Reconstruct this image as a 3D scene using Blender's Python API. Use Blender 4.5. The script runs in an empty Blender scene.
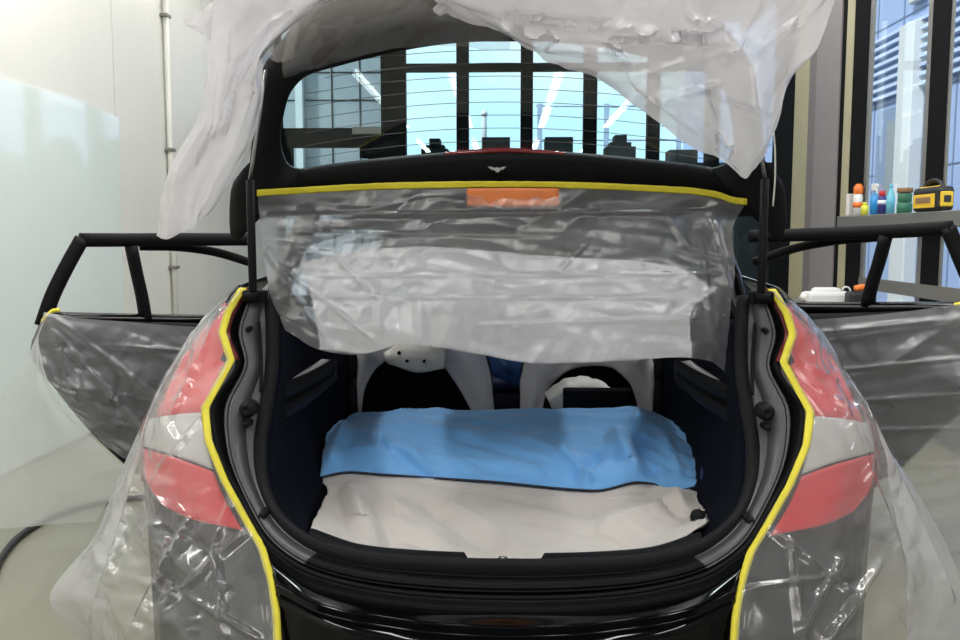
import bpy, bmesh, math, random
from mathutils import Vector, Matrix, noise, Euler
random.seed(4)
S = bpy.context.scene
COL = S.collection
R = math.radians
# ------------------------------------------------------------------ camera
F = 870.0
CAMZ = 1.25
YAW = math.atan(25 / F)
PITCH = math.atan(85 / F)
cam = bpy.data.cameras.new('camera'); camo = bpy.data.objects.new('camera', cam); COL.objects.link(camo)
camo.location = (0, 0, CAMZ)
camo.rotation_euler = (R(90) - PITCH, 0, YAW)
cam.sensor_fit = 'HORIZONTAL'; cam.sensor_width = 36; cam.lens = 36 * F / 960; cam.clip_start = .05
S.camera = camo
CR = Euler((R(90) - PITCH, 0, YAW)).to_matrix()
def P(px, py, Y):
    d = CR @ Vector(((px - 480) / F, (320 - py) / F, -1))
    return Vector((0, 0, CAMZ)) + d * (Y / d.y)
def Pz(px, py, z):
    d = CR @ Vector(((px - 480) / F, (320 - py) / F, -1))
    return Vector((0, 0, CAMZ)) + d * ((z - CAMZ) / d.z)
def PX(px, py, x):
    d = CR @ Vector(((px - 480) / F, (320 - py) / F, -1))
    return Vector((0, 0, CAMZ)) + d * (x / d.x)
# ------------------------------------------------------------------ world, lights, exposure
S.view_settings.view_transform = 'Standard'; S.view_settings.look = 'None'
S.view_settings.gamma = 1; S.view_settings.use_curve_mapping = False
S.view_settings.exposure = 0.0
S.cycles.transparent_max_bounces = 24
W = bpy.data.worlds.new('sky'); S.world = W; W.use_nodes = True
n = W.node_tree.nodes; l = W.node_tree.links
bg = n['Background']; bg.inputs[1].default_value = 1.6
tc = n.new('ShaderNodeTexCoord'); mp = n.new('ShaderNodeMapping'); mp.inputs['Scale'].default_value = (1, 1, 2.6)
nz = n.new('ShaderNodeTexNoise'); nz.inputs['Scale'].default_value = 2.3; nz.inputs['Detail'].default_value = 5
cr_ = n.new('ShaderNodeValToRGB'); cr_.color_ramp.elements[0].position = .45; cr_.color_ramp.elements[1].position = .66
cr_.color_ramp.elements[0].color = (.55, .82, .96, 1); cr_.color_ramp.elements[1].color = (.95, .95, .92, 1)
l.new(tc.outputs['Generated'], mp.inputs[0]); l.new(mp.outputs[0], nz.inputs['Vector']); l.new(nz.outputs['Fac'], cr_.inputs[0]); l.new(cr_.outputs[0], bg.inputs[0])
def area(name, loc, rot, sx, sy, power, col=(1, 1, 1)):
    L = bpy.data.lights.new(name, 'AREA'); L.shape = 'RECTANGLE'; L.size = sx; L.size_y = sy; L.energy = power; L.color = col
    o = bpy.data.objects.new(name, L); COL.objects.link(o); o.location = loc; o.rotation_euler = rot
    return o
TUBE_POWER = 42
sun = bpy.data.lights.new('sun', 'SUN'); sun.energy = 5; sun.angle = R(4); so = bpy.data.objects.new('sun', sun); COL.objects.link(so)
so.rotation_euler = Vector((.75, .55, -1.0)).to_track_quat('-Z', 'Y').to_euler(); so.location = (0, 0, 9)
# ------------------------------------------------------------------ materials
MATS = {}
def mat(name, col, rough=.5, metal=0, coat=0, var=.06, vscale=8, bump=0, bscale=60, spec=.5, trans=0, emit=0, sheen=0, stretch=None):
    m = bpy.data.materials.new(name); m.use_nodes = True
    N = m.node_tree.nodes; L = m.node_tree.links; b = N['Principled BSDF']
    c = (*col, 1)
    b.inputs['Roughness'].default_value = rough; b.inputs['Metallic'].default_value = metal
    b.inputs['Coat Weight'].default_value = coat; b.inputs['Specular IOR Level'].default_value = spec
    b.inputs['Transmission Weight'].default_value = trans
    if sheen: b.inputs['Sheen Weight'].default_value = sheen
    t = N.new('ShaderNodeTexCoord'); nz = N.new('ShaderNodeTexNoise'); nz.inputs['Scale'].default_value = vscale; nz.inputs['Detail'].default_value = 4
    vec = t.outputs['Object']
    if stretch:
        mp = N.new('ShaderNodeMapping'); mp.inputs['Scale'].default_value = stretch; L.new(vec, mp.inputs[0]); vec = mp.outputs[0]
    L.new(vec, nz.inputs['Vector'])
    mx = N.new('ShaderNodeMix'); mx.data_type = 'RGBA'
    mx.inputs[6].default_value = tuple(max(0, k * (1 - var)) for k in col) + (1,)
    mx.inputs[7].default_value = tuple(min(1, k * (1 + var)) for k in col) + (1,)
    L.new(nz.outputs['Fac'], mx.inputs[0]); L.new(mx.outputs[2], b.inputs['Base Color'])
    if emit:
        b.inputs['Emission Color'].default_value = c; b.inputs['Emission Strength'].default_value = emit
    if bump:
        n2 = N.new('ShaderNodeTexNoise'); n2.inputs['Scale'].default_value = bscale; L.new(vec, n2.inputs['Vector'])
        bp = N.new('ShaderNodeBump'); bp.inputs['Strength'].default_value = bump; bp.inputs['Distance'].default_value = .01
        L.new(n2.outputs['Fac'], bp.inputs['Height']); L.new(bp.outputs[0], b.inputs['Normal'])
    MATS[name] = m
    return m
def schlick(N, L, k, bump=None, f0=.04):
    lw_ = N.new('ShaderNodeLayerWeight'); lw_.inputs['Blend'].default_value = .5
    if bump: L.new(bump, lw_.inputs['Normal'])
    p = N.new('ShaderNodeMath'); p.operation = 'POWER'; p.inputs[1].default_value = 5; L.new(lw_.outputs['Facing'], p.inputs[0])
    a = N.new('ShaderNodeMath'); a.operation = 'MULTIPLY_ADD'; a.inputs[1].default_value = (1 - f0) * k; a.inputs[2].default_value = f0 * k; L.new(p.outputs[0], a.inputs[0])
    return a.outputs[0]
def film(name, haze, col=(.9, .9, .92), bump=.5, scale=9, gloss=.22, tr=.5, hvar=.15, gk=1.2, blur=0):
    m = bpy.data.materials.new(name); m.use_nodes = True
    N = m.node_tree.nodes; L = m.node_tree.links; N.remove(N['Principled BSDF']); out = N['Material Output']
    t = N.new('ShaderNodeTexCoord')
    w = N.new('ShaderNodeTexNoise'); w.inputs['Scale'].default_value = scale * .5; L.new(t.outputs['Object'], w.inputs['Vector'])
    wm = N.new('ShaderNodeMix'); wm.data_type = 'VECTOR'; wm.inputs[0].default_value = .12
    L.new(t.outputs['Object'], wm.inputs[4]); L.new(w.outputs['Color'], wm.inputs[5])
    v = N.new('ShaderNodeTexVoronoi'); v.feature = 'DISTANCE_TO_EDGE'; v.inputs['Scale'].default_value = scale; L.new(wm.outputs[1], v.inputs['Vector'])
    n2 = N.new('ShaderNodeTexNoise'); n2.inputs['Scale'].default_value = scale * 1.6; n2.inputs['Detail'].default_value = 3; L.new(t.outputs['Object'], n2.inputs['Vector'])
    ad = N.new('ShaderNodeMath'); ad.operation = 'ADD'; L.new(v.outputs['Distance'], ad.inputs[0]); L.new(n2.outputs['Fac'], ad.inputs[1])
    bp = N.new('ShaderNodeBump'); bp.inputs['Strength'].default_value = bump; bp.inputs['Distance'].default_value = .035
    L.new(ad.outputs[0], bp.inputs['Height'])
    tp = N.new('ShaderNodeBsdfTransparent'); tp.inputs[0].default_value = (.97, .97, .97, 1)
    df = N.new('ShaderNodeBsdfDiffuse'); df.inputs[0].default_value = (*col, 1)
    tl = N.new('ShaderNodeBsdfTranslucent'); tl.inputs[0].default_value = (*col, 1)
    gl = N.new('ShaderNodeBsdfGlossy'); gl.inputs['Roughness'].default_value = gloss
    for q in (df, tl, gl): L.new(bp.outputs[0], q.inputs['Normal'])
    m1 = N.new('ShaderNodeMixShader'); m1.inputs[0].default_value = tr; L.new(df.outputs[0], m1.inputs[1]); L.new(tl.outputs[0], m1.inputs[2])
    hz = N.new('ShaderNodeMath'); hz.operation = 'MULTIPLY_ADD'; hz.inputs[1].default_value = hvar; hz.inputs[2].default_value = haze - hvar / 2; hz.use_clamp = True
    L.new(n2.outputs['Fac'], hz.inputs[0])
    if blur:
        rf_ = N.new('ShaderNodeBsdfRefraction'); rf_.inputs['Roughness'].default_value = .32; rf_.inputs['IOR'].default_value = 1.12; L.new(bp.outputs[0], rf_.inputs['Normal'])
        mb = N.new('ShaderNodeMixShader'); mb.inputs[0].default_value = blur; L.new(tp.outputs[0], mb.inputs[1]); L.new(rf_.outputs[0], mb.inputs[2]); tp = mb
    m2 = N.new('ShaderNodeMixShader'); L.new(hz.outputs[0], m2.inputs[0]); L.new(tp.outputs[0], m2.inputs[1]); L.new(m1.outputs[0], m2.inputs[2])
    m3 = N.new('ShaderNodeMixShader'); L.new(schlick(N, L, gk, bp.outputs[0], .06), m3.inputs[0]); L.new(m2.outputs[0], m3.inputs[1]); L.new(gl.outputs[0], m3.inputs[2])
    L.new(m3.outputs[0], out.inputs[0])
    MATS[name] = m
    return m
def glass(name, tint, refl=1.45, rough=0.0):
    m = bpy.data.materials.new(name); m.use_nodes = True
    N = m.node_tree.nodes; L = m.node_tree.links; N.remove(N['Principled BSDF']); out = N['Material Output']
    tp = N.new('ShaderNodeBsdfTransparent'); tp.inputs[0].default_value = (*tint, 1)
    gl = N.new('ShaderNodeBsdfGlossy'); gl.inputs['Roughness'].default_value = rough
    mx = N.new('ShaderNodeMixShader'); L.new(schlick(N, L, .8), mx.inputs[0]); L.new(tp.outputs[0], mx.inputs[1]); L.new(gl.outputs[0], mx.inputs[2]); L.new(mx.outputs[0], out.inputs[0])
    MATS[name] = m
    return m
mat('wall_white', (.70, .695, .64), .35, var=.03, vscale=3, stretch=(1, 4, .4))
mat('wall_plain', (.20, .20, .20), .6, var=.03)
mat('floor', (.27, .265, .205), .3, var=.12, vscale=2.5, bump=.05, bscale=30)
mat('ceiling', (.07, .07, .075), .9, spec=.2)
mat('frame_black', (.007, .007, .008), .8, spec=.08)
mat('aluminium', (.22, .215, .20), .4, metal=.3)
mat('column_grey', (.25, .23, .235), .6)
mat('column_mauve', (.19, .165, .172), .6)
mat('cream_strip', (.42, .39, .25), .6)
mat('paint_black', (.002, .002, .0025), .07, var=.1, spec=.28)
mat('trim_black', (.009, .009, .010), .5, spec=.08, bump=.05, bscale=200)
mat('rubber', (.012, .012, .014), .55, spec=.12, bump=.1, bscale=120)
mat('primer_grey', (.115, .115, .122), .36, metal=.2, var=.12, vscale=12)
mat('navy_trim', (.003, .0042, .010), .9, spec=.1, bump=.1, bscale=200)
mat('ledge_grey', (.62, .60, .62), .7)
mat('seat_black', (.004, .004, .005), .9, spec=.08)
mat('cover_grey', (.66, .65, .68), .75, bump=.15, bscale=25)
mat('pad_white', (.66, .65, .60), .6)
mat('blue_cloth', (.15, .41, .80), .8, var=.14, vscale=5, bump=.08, bscale=220, sheen=.2)
mat('grey_cloth', (.60, .56, .53), .85, var=.06, vscale=6, bump=.08, bscale=240, sheen=.2)
mat('hem_black', (.02, .02, .03), .7)
mat('tape_yellow', (.80, .70, .045), .55, var=.08, vscale=30, bump=.15, bscale=70)
mat('tape_orange', (.85, .25, .08), .5)
mat('lens_red', (.80, .012, .022), .12, coat=.6, var=.15, vscale=20)
mat('lens_dark_red', (.16, .008, .01), .2, coat=.4)
mat('lens_clear', (.62, .62, .60), .1, coat=.6, var=.2, vscale=14)
mat('steel', (.45, .45, .46), .3, metal=.9)
mat('silver', (.75, .75, .76), .3, metal=.6)
mat('white_plastic', (.75, .74, .72), .45)
mat('white_paper', (.78, .78, .76), .8, bump=.2, bscale=30)
mat('orange_plastic', (.85, .20, .03), .4)
mat('yellow_plastic', (.80, .52, .03), .45)
mat('lime_plastic', (.75, .72, .06), .45)
mat('blue_liquid', (.03, .30, .68), .2, coat=.3)
mat('cyan_liquid', (.18, .55, .72), .2, coat=.3)
mat('navy_label', (.05, .05, .22), .4)
mat('red_plastic', (.60, .03, .03), .4)
mat('green_plastic', (.03, .16, .09), .5)
mat('brown_card', (.26, .15, .08), .7)
mat('dark_plastic', (.015, .015, .016), .5)
mat('label_white', (.8, .8, .78), .5)
mat('cable_black', (.02, .02, .022), .5)
mat('facade_blue', (.28, .36, .56), .5, var=.06, vscale=.5)
mat('facade_dark', (.16, .21, .33), .4)
mat('louver', (.42, .50, .66), .4)
mat('building_white', (.52, .53, .53), .6)
mat('roof_dark', (.010, .013, .013), .9, spec=.1)
mat('panel_pale', (.24, .265, .28), .6)
mat('blue_dark', (.02, .035, .12), .7)
mat('blue_mid', (.04, .13, .42), .6)
mat('sheet_wall', (.70, .78, .75), .04, var=.02, spec=1.0)
mat('ground', (.3, .3, .3), .9)
mat('lamp_glow', (1, 1, .97), .4, emit=9)
mat('wire', (.03, .02, .02), .5)
film('film_white', .78, (.80, .785, .825), bump=.02, scale=7, gloss=.26, tr=.30, hvar=.14, gk=1.3)
film('film_curtain', .15, (.80, .80, .85), bump=.03, scale=7, gloss=.24, tr=.35, hvar=.12, gk=1.1, blur=.6)
film('film_fold_lit', .86, (.93, .93, .96), bump=.03, scale=7, gloss=.22, tr=.4, hvar=.15, blur=.5)  # folded film; the lit lower curtain is put into its whiter, hazier colour
film('film_bunched', .22, (.55, .53, .50), bump=.03, scale=7, gloss=.25, tr=.45, hvar=.15, gk=1.2)
film('film_quarter', .19, (.86, .87, .90), bump=.03, scale=9, gloss=.2, tr=.4, hvar=.14, gk=1.8)
film('film_skirt', .68, (.86, .87, .90), bump=.03, scale=8, gloss=.22, tr=.45, hvar=.12, gk=1.4)
film('film_door', .33, (.78, .78, .82), bump=.03, scale=7, gloss=.24, tr=.4, hvar=.10, gk=1.4)
film('film_loose', .66, (.86, .90, .89), bump=.02, scale=5, gloss=.3, tr=.45, hvar=.1, gk=1)
glass('window_glass', (.97, .985, .985))
glass('tint_glass', (.87, .95, .96))
# ------------------------------------------------------------------ geometry helpers
def cr(pts, n):
    pts = [Vector(p) for p in pts]
    if len(pts) == 1: return [pts[0].copy() for _ in range(n)]
    d = [0]
    for a, b in zip(pts, pts[1:]): d.append(d[-1] + max((b - a).length, 1e-6))
    out = []; k = 0
    ext = [2 * pts[0] - pts[1]] + pts + [2 * pts[-1] - pts[-2]]
    dd = [d[0] - (d[1] - d[0])] + d + [2 * d[-1] - d[-2]]
    for i in range(n):
        s = d[-1] * i / (n - 1)
        while k < len(pts) - 2 and s > d[k + 1]: k += 1
        p0, p1, p2, p3 = ext[k:k + 4]; t0, t1, t2, t3 = dd[k:k + 4]
        h = t2 - t1; t = (s - t1) / h
        m1 = ((p2 - p1) / h + (p1 - p0) / (t1 - t0) - (p2 - p0) / (t2 - t0)) * h * .9
        m2 = ((p3 - p2) / (t3 - t2) + (p2 - p1) / h - (p3 - p1) / (t3 - t1)) * h * .9
        if k == 0: m1 = (p2 - p1)
        if k == len(pts) - 2: m2 = (p2 - p1)
        out.append((2*t**3 - 3*t*t + 1) * p1 + (t**3 - 2*t*t + t) * m1 + (-2*t**3 + 3*t*t) * p2 + (t**3 - t*t) * m2)
    return out
def lin(pts, n):
    pts = [Vector(p) for p in pts]; d = [0]
    for a, b in zip(pts, pts[1:]): d.append(d[-1] + max((b - a).length, 1e-6))
    out = []; k = 0
    for i in range(n):
        s = d[-1] * i / (n - 1)
        while k < len(pts) - 2 and s > d[k + 1]: k += 1
        out.append(pts[k].lerp(pts[k + 1], min(1, (s - d[k]) / (d[k + 1] - d[k]))))
    return out
def sheet(rows, nu, nv, across=cr, along=cr):
    rr = [along(r, nu) for r in rows]
    cols = [across([r[i] for r in rr], nv) for i in range(nu)]
    return [[cols[i][j] for i in range(nu)] for j in range(nv)]
def normals(g):
    H = len(g); Wd = len(g[0]); out = []
    for j in range(H):
        row = []
        for i in range(Wd):
            du = g[j][min(i + 1, Wd - 1)] - g[j][max(i - 1, 0)]; dv = g[min(j + 1, H - 1)][i] - g[max(j - 1, 0)][i]
            nn = du.cross(dv); row.append(nn.normalized() if nn.length > 1e-9 else Vector((0, -1, 0)))
        out.append(row)
    return out
def wrinkle(g, amp, scale=(6, 6, 6), seed=0, pin=(0, 0, 0, 0), octaves=3, smooth=.35):
    """pin: metres-free fractions (top, bottom, left, right) over which the wrinkles fade"""
    N = normals(g); H = len(g); Wd = len(g[0]); out = []
    for j in range(H):
        row = []
        for i in range(Wd):
            p = g[j][i]; q = Vector((p.x * scale[0], p.y * scale[1], p.z * scale[2])) + Vector((seed * 7.3, seed * 3.1, -seed * 5.7))
            wv = noise.noise_vector(q * .6) * .8
            h = 0; a = 1; s = 1
            for o in range(octaves):
                r = noise.noise((q + wv) * s + Vector((o * 11, 0, 0)))
                h += a * ((1 - 2 * abs(r)) * (1 - smooth) + r * smooth); a *= .48; s *= 2.1
            f = 1; v = j / (H - 1); u = i / (Wd - 1)
            for e, x in zip(pin, (v, 1 - v, u, 1 - u)):
                if e > 0: f *= min(1, x / e)
            row.append(p + N[j][i] * (h - .45) * amp * f)
        out.append(row)
    return out
def _hv(i, j, seed):
    h = (i * 374761393 + j * 668265263 + seed * 974711) & 0xffffffff
    h = ((h ^ (h >> 13)) * 1274126177) & 0xffffffff
    return ((h ^ (h >> 16)) & 0xffff) / 65535.0
def facet(u, v, seed):
    sk = (u + v) * .366; a = u + sk; b = v + sk
    i = math.floor(a); j = math.floor(b); fa = a - i; fb = b - j
    A = _hv(i, j, seed); D = _hv(i + 1, j + 1, seed)
    if fa > fb: return A + fa * (_hv(i + 1, j, seed) - A) + fb * (D - _hv(i + 1, j, seed))
    return A + fb * (_hv(i, j + 1, seed) - A) + fa * (D - _hv(i, j + 1, seed))
def crumple(g, amp, cell=(.12, .12), seed=0, pin=(0, 0, 0, 0), fold=0, fdir=(1, 0), fcell=.09, ang=.5, octaves=2):
    """planar facets with sharp creases, plus long soft folds running along fdir (u, v)"""
    N = normals(g); H = len(g); Wd = len(g[0]); out = []
    lu = sum((g[j][i + 1] - g[j][i]).length for j in (0, H // 2, H - 1) for i in range(Wd - 1)) / 3
    lv = sum((g[j + 1][i] - g[j][i]).length for i in (0, Wd // 2, Wd - 1) for j in range(H - 1)) / 3
    ca, sa = math.cos(ang), math.sin(ang); fl = math.hypot(*fdir); fx_, fy_ = fdir[0] / fl, fdir[1] / fl
    for j in range(H):
        row = []
        for i in range(Wd):
            u = i / (Wd - 1) * lu; v = j / (H - 1) * lv
            q = Vector((u * 7, v * 7, seed * 3.7)); w = noise.noise_vector(q * .8) * .02 + noise.noise_vector(q * .3) * .08
            uu, vv = u + w.x, v + w.y
            h = 0; a_ = 1.0; c_ = 1.0
            for o in range(octaves):
                x = (uu * ca - vv * sa) / (cell[0] * c_); y = (uu * sa + vv * ca) / (cell[1] * c_)
                h += a_ * (facet(x, y, seed + o * 17) - .5); a_ *= .42; c_ *= .43; ca, sa = sa, ca
            # creases only where the sheet is disturbed
            msk = .35 + .65 * max(0, min(1, .5 + 1.6 * noise.noise(Vector((u * 2.6, v * 2.6, seed * 1.3)))))
            d = h * amp * msk
            if fold:
                t = (-uu * fy_ + vv * fx_) / fcell; al = (uu * fx_ + vv * fy_) / (fcell * 7)
                r = noise.noise(Vector((t, al, seed * 2.1))); r2 = noise.noise(Vector((t * 2.3, al * 1.6, seed + 9.1)))
                d += fold * ((1 - 2.2 * abs(r)) * .6 + r2 * .35 - .2)
            f = 1; vj = j / (H - 1); ui = i / (Wd - 1)
            for e, x in zip(pin, (vj, 1 - vj, ui, 1 - ui)):
                if e > 0: f *= min(1, x / e)
            row.append(g[j][i] + N[j][i] * d * f)
        out.append(row)
    return out
CRI = CR.inverted()
def proj(p):
    q = CRI @ (p - Vector((0, 0, CAMZ))); return 480 + F * q.x / -q.z, 320 - F * q.y / -q.z
def crease(g, L):
    """sharp fold lines (x0, y0, x1, y1, width, height)"""
    N = normals(g); out = []
    for j, r in enumerate(g):
        row = []
        for i, p in enumerate(r):
            x, y = proj(p); nn = N[j][i]; d = 0
            if nn.dot(Vector((0, -1, 1))) < 0: nn = -nn
            for x0, y0, x1, y1, w, a in L:
                dx, dy = x1 - x0, y1 - y0; t = ((x - x0) * dx + (y - y0) * dy) / (dx * dx + dy * dy)
                if -.1 < t < 1.1:
                    tt = min(1, max(0, t)); e = math.hypot(x - x0 - dx * tt, y - y0 - dy * tt)
                    if e < w: d += a * (1 - e / w) ** 1.3 * min(1, 5 * min(t + .1, 1.1 - t))
            row.append(p + nn * d)
        out.append(row)
    return out
def flip(g): return [[Vector((-p.x, p.y, p.z)) for p in r] for r in g]
def mir(pts): return [Vector((-p.x, p.y, p.z)) for p in pts]
class MB:
    def __init__(s): s.bm = bmesh.new(); s.mi = 0
    def face(s, vs):
        try: f = s.bm.faces.new(vs); f.material_index = s.mi; f.smooth = True; return f
        except ValueError: return None
    def grid(s, g, closed=False, wrapv=False, matfn=None):
        vs = [[s.bm.verts.new(p) for p in r] for r in g]; H = len(vs); Wd = len(vs[0])
        for j in range(H if wrapv else H - 1):
            for i in range(Wd if closed else Wd - 1):
                f = s.face((vs[j][i], vs[j][(i + 1) % Wd], vs[(j + 1) % H][(i + 1) % Wd], vs[(j + 1) % H][i]))
                if f and matfn: f.material_index = matfn(i, j)
        return s
    def box(s, lo, hi, bev=0):
        lo = Vector(lo); hi = Vector(hi); b = bmesh.new(); bmesh.ops.create_cube(b, size=1)
        for v in b.verts: v.co = Vector(((lo.x + hi.x) / 2 + v.co.x * (hi.x - lo.x), (lo.y + hi.y) / 2 + v.co.y * (hi.y - lo.y), (lo.z + hi.z) / 2 + v.co.z * (hi.z - lo.z)))
        if bev: bmesh.ops.bevel(b, geom=b.edges[:], offset=bev, segments=2, profile=.5, affect='EDGES')
        return s.merge(b)
    def merge(s, b, M=None):
        mp = {v: s.bm.verts.new(M @ v.co if M else v.co) for v in b.verts}
        for f in b.faces:
            nf = s.face([mp[v] for v in f.verts])
            if nf: nf.smooth = False
        b.free(); return s
    def tube(s, path, rad, seg=10, cap=True, ry=None, up=Vector((0, 0, 1)), smooth=True):
        path = [Vector(p) for p in path]; n = len(path); rings = []
        if not hasattr(rad, '__len__'): rad = [rad] * n
        for i, p in enumerate(path):
            t = (path[min(i + 1, n - 1)] - path[max(i - 1, 0)]).normalized()
            a = t.cross(up)
            if a.length < 1e-3: a = t.cross(Vector((1, 0, 0)))
            a.normalize(); b = t.cross(a).normalized()
            rings.append([p + a * math.cos(2 * math.pi * k / seg) * rad[i] + b * math.sin(2 * math.pi * k / seg) * (ry if ry else rad[i]) for k in range(seg)])
        vs = [[s.bm.verts.new(q) for q in r] for r in rings]
        for j in range(n - 1):
            for k in range(seg):
                s.face((vs[j][k], vs[j][(k + 1) % seg], vs[j + 1][(k + 1) % seg], vs[j + 1][k]))
        if cap: s.face(vs[0][::-1]); s.face(vs[-1])
        return s
    def lathe(s, c, prof, seg=20, axis='z'):
        rings = []
        for r, h in prof:
            ring = []
            for k in range(seg):
                a = 2 * math.pi * k / seg; x = r * math.cos(a); y = r * math.sin(a)
                ring.append(Vector(c) + (Vector((x, y, h)) if axis == 'z' else Vector((x, h, y)) if axis == 'y' else Vector((h, x, y))))
            rings.append(ring)
        vs = [[s.bm.verts.new(q) for q in r] for r in rings]
        for j in range(len(vs) - 1):
            for k in range(seg): s.face((vs[j][k], vs[j][(k + 1) % seg], vs[j + 1][(k + 1) % seg], vs[j + 1][k]))
        s.face(vs[0][::-1]); s.face(vs[-1]); return s
    def prism(s, pts, d):
        """polygon pts (3d, planar-ish) extruded by vector d"""
        a = [s.bm.verts.new(p) for p in pts]; b = [s.bm.verts.new(Vector(p) + Vector(d)) for p in pts]
        f = [s.face(a[::-1]), s.face(b)]
        for k in range(len(a)): f.append(s.face((a[k], a[(k + 1) % len(a)], b[(k + 1) % len(a)], b[k])))
        for q in f:
            if q: q.smooth = False
        return s
    def build(s, name, mats, parent=None, solid=0, off=-1, smooth=None):
        bmesh.ops.recalc_face_normals(s.bm, faces=s.bm.faces[:])
        me = bpy.data.meshes.new(name); s.bm.to_mesh(me); s.bm.free()
        if isinstance(mats, str): mats = [mats]
        for k in mats: me.materials.append(MATS[k])
        o = bpy.data.objects.new(name, me); COL.objects.link(o)
        if parent: o.parent = parent; o.matrix_parent_inverse = Matrix.Translation(-world_loc(parent))
        if solid:
            md = o.modifiers.new('thickness', 'SOLIDIFY'); md.thickness = solid; md.offset = off
        return o
def world_loc(o):
    v = Vector(o.location) if not o.parent else Vector((0, 0, 0))
    return v if not o.parent else Vector((0, 0, 0))
def tag(o, label=None, cat=None, group=None, kind=None):
    if label: o['label'] = label
    if cat: o['category'] = cat
    if group: o['group'] = group
    if kind: o['kind'] = kind
    return o
def empty(name, loc=(0, 0, 0)):
    o = bpy.data.objects.new(name, None); COL.objects.link(o); o.location = loc; o.empty_display_size = .1
    return o
def struct(o): o['kind'] = 'structure'; return o
# ================================================================== ROOM
XL, XR, YB, YF, ZC = -2.6, 2.6, -3.5, 10.0, 3.8
struct(MB().box((XL - .2, YB - .2, -.15), (XR + .2, YF + .2, 0)).build('floor', 'floor'))
struct(MB().box((XL - .2, YB - .2, ZC), (XR + .2, YF + .2, ZC + .15)).build('ceiling', 'ceiling'))
m = MB()
for a, b in ((YB, 3.0), (3.008, 5.83), (5.838, 7.6), (7.608, YF)): m.box((XL - .15, a, 0), (XL, b, ZC))
m.box((XL - .2, YB, 0), (XL - .15, YF, ZC))
struct(m.build('wall_left', 'wall_white'))
struct(MB().box((XL - .2, YB - .15, 0), (XR + .2, YB, ZC)).build('wall_back', 'wall_plain'))
def fx(px, Y=YF): return P(px, 235, Y).x
def fz(py, Y=YF): return P(505, py, Y).z
# front wall: black framed windows
m = MB(); d0, d1 = YF - .06, YF + .08
ztop = fz(22); m.box((XL, d0 + .02, 0), (XR, d1, .55)); m.box((XL, d0 + .02, ztop), (XR, d1, ZC))
struct(m.build('wall_front', 'frame_black'))
m = MB()
for a, b in ((250, 284), (383, 407), (457, 469), (520, 532), (582, 595), (645, 657), (703, 716)): m.box((fx(a), d0, .55), (fx(b), d1, ztop))
m.box((fx(407), d0, fz(71)), (fx(716), d1, fz(64)))
m.box((fx(284), d0, fz(147)), (fx(383), d1, fz(128))); m.box((fx(284), d0, fz(147)), (fx(294), d1, fz(180)))
m.box((fx(370), d0, fz(200)), (fx(384), d1, fz(147)))
m.box((XL, d0, fz(215)), (XR, d1, fz(200)))
w1 = struct(m.build('window_1', 'frame_black'))
MB().box((XL, YF + .0, .55), (XR, YF + .012, ztop)).build('window_pane', 'window_glass', w1)
MB().tube([P(367, 146, d0 - .02), P(367, 158, d0 - .02)], .085, 8).build('window_knob', 'frame_black', w1)
MB().box(P(352, 134, d0 - .04), P(381, 127, d0), .005).build('window_latch', 'aluminium', w1)
# right wall: columns and windows
def ry(px): return PX(px, 235, XR).y
def rz(px, py): return PX(px, py, XR).z
ZS = 1.39                                     # window ledge top
def rbox(pa, pb, z0, z1, x0, x1): return ((x0, ry(pb), z0), (x1, ry(pa), z1))
m = MB(); m.box((XR, YB, 0), (XR + .04, ry(960) - 1.2, ZC)); m.box((XR, ry(960) - 1.2, 0), (XR + .04, YF, .45)); m.box((XR, ry(960) - 1.2, 3.5), (XR + .04, YF, ZC))
m.box((XR + .01, ry(846), 0), (XR + .04, ry(792), ZC))
struct(m.build('wall_right', 'wall_plain'))
struct(MB().box(*rbox(813, 836, 0, ZC, XR - .02, XR + .02)).build('trim_1', 'column_grey'))
struct(MB().box(*rbox(805, 813, 0, ZC, XR - .01, XR + .02)).build('trim_2', 'column_mauve'))
m = MB(); m.box(*rbox(791, 805, 0, ZC, XR - .008, XR + .02)); m.box(*rbox(840, 847, 0, ZC, XR - .008, XR + .02)); struct(m.build('trim_3', 'cream_strip'))
struct(MB().box(*rbox(836, 840, 0, ZC, XR - .008, XR + .02)).build('trim_4', 'frame_black'))
m = MB()
m.box(*rbox(846, 861, .45, 3.5, XR - .004, XR + .014)); m.box(*rbox(923, 940, .45, 3.5, XR - .004, XR + .014))
m.box(*rbox(770, 791, .0, 3.7, XR - .004, XR + .02))
w2 = struct(m.build('window_2', 'frame_black'))
m = MB(); m.box(*rbox(919, 923, .45, 3.5, XR - .006, XR + .014)); m.box(*rbox(861, 864, .45, 3.5, XR + .002, XR + .02)); m.box(*rbox(940, 942, .45, 3.5, XR + .002, XR + .014))
m.box((XR - .012, ry(960) - 1.2, .86), (XR + .014, ry(862), .945))
m.build('window_rail', 'aluminium', w2)
MB().box((XR + .03, ry(960) - 1.2, .45), (XR + .038, ry(846), 3.5)).box((XR + .03, ry(768), .45), (XR + .038, YF, 3.5)).build('window_pane', 'window_glass', w2)
struct(MB().box((XR - .075, ry(960) - 1.2, ZS - .095), (XR + .014, ry(846), ZS), .006).build('window_sill', 'aluminium'))
# conduit on the left wall
def lw(px, py): return PX(px, py, XL + .03)
yp = lw(172, 200).y
cd = empty('conduit', (XL + .03, yp, 0)); tag(cd, 'thin cream vertical conduit running up the white left wall', 'pipe')
MB().tube([(XL + .03, yp, 0), (XL + .03, yp, ZC)], .022, 10).build('pipe', 'wall_white', cd)
for z in (.4, 1.0, 1.9, 2.9): MB().box((XL, yp - .045, z - .012), (XL + .058, yp + .045, z + .012), .004).build('pipe_clip', 'aluminium', cd)
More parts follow.
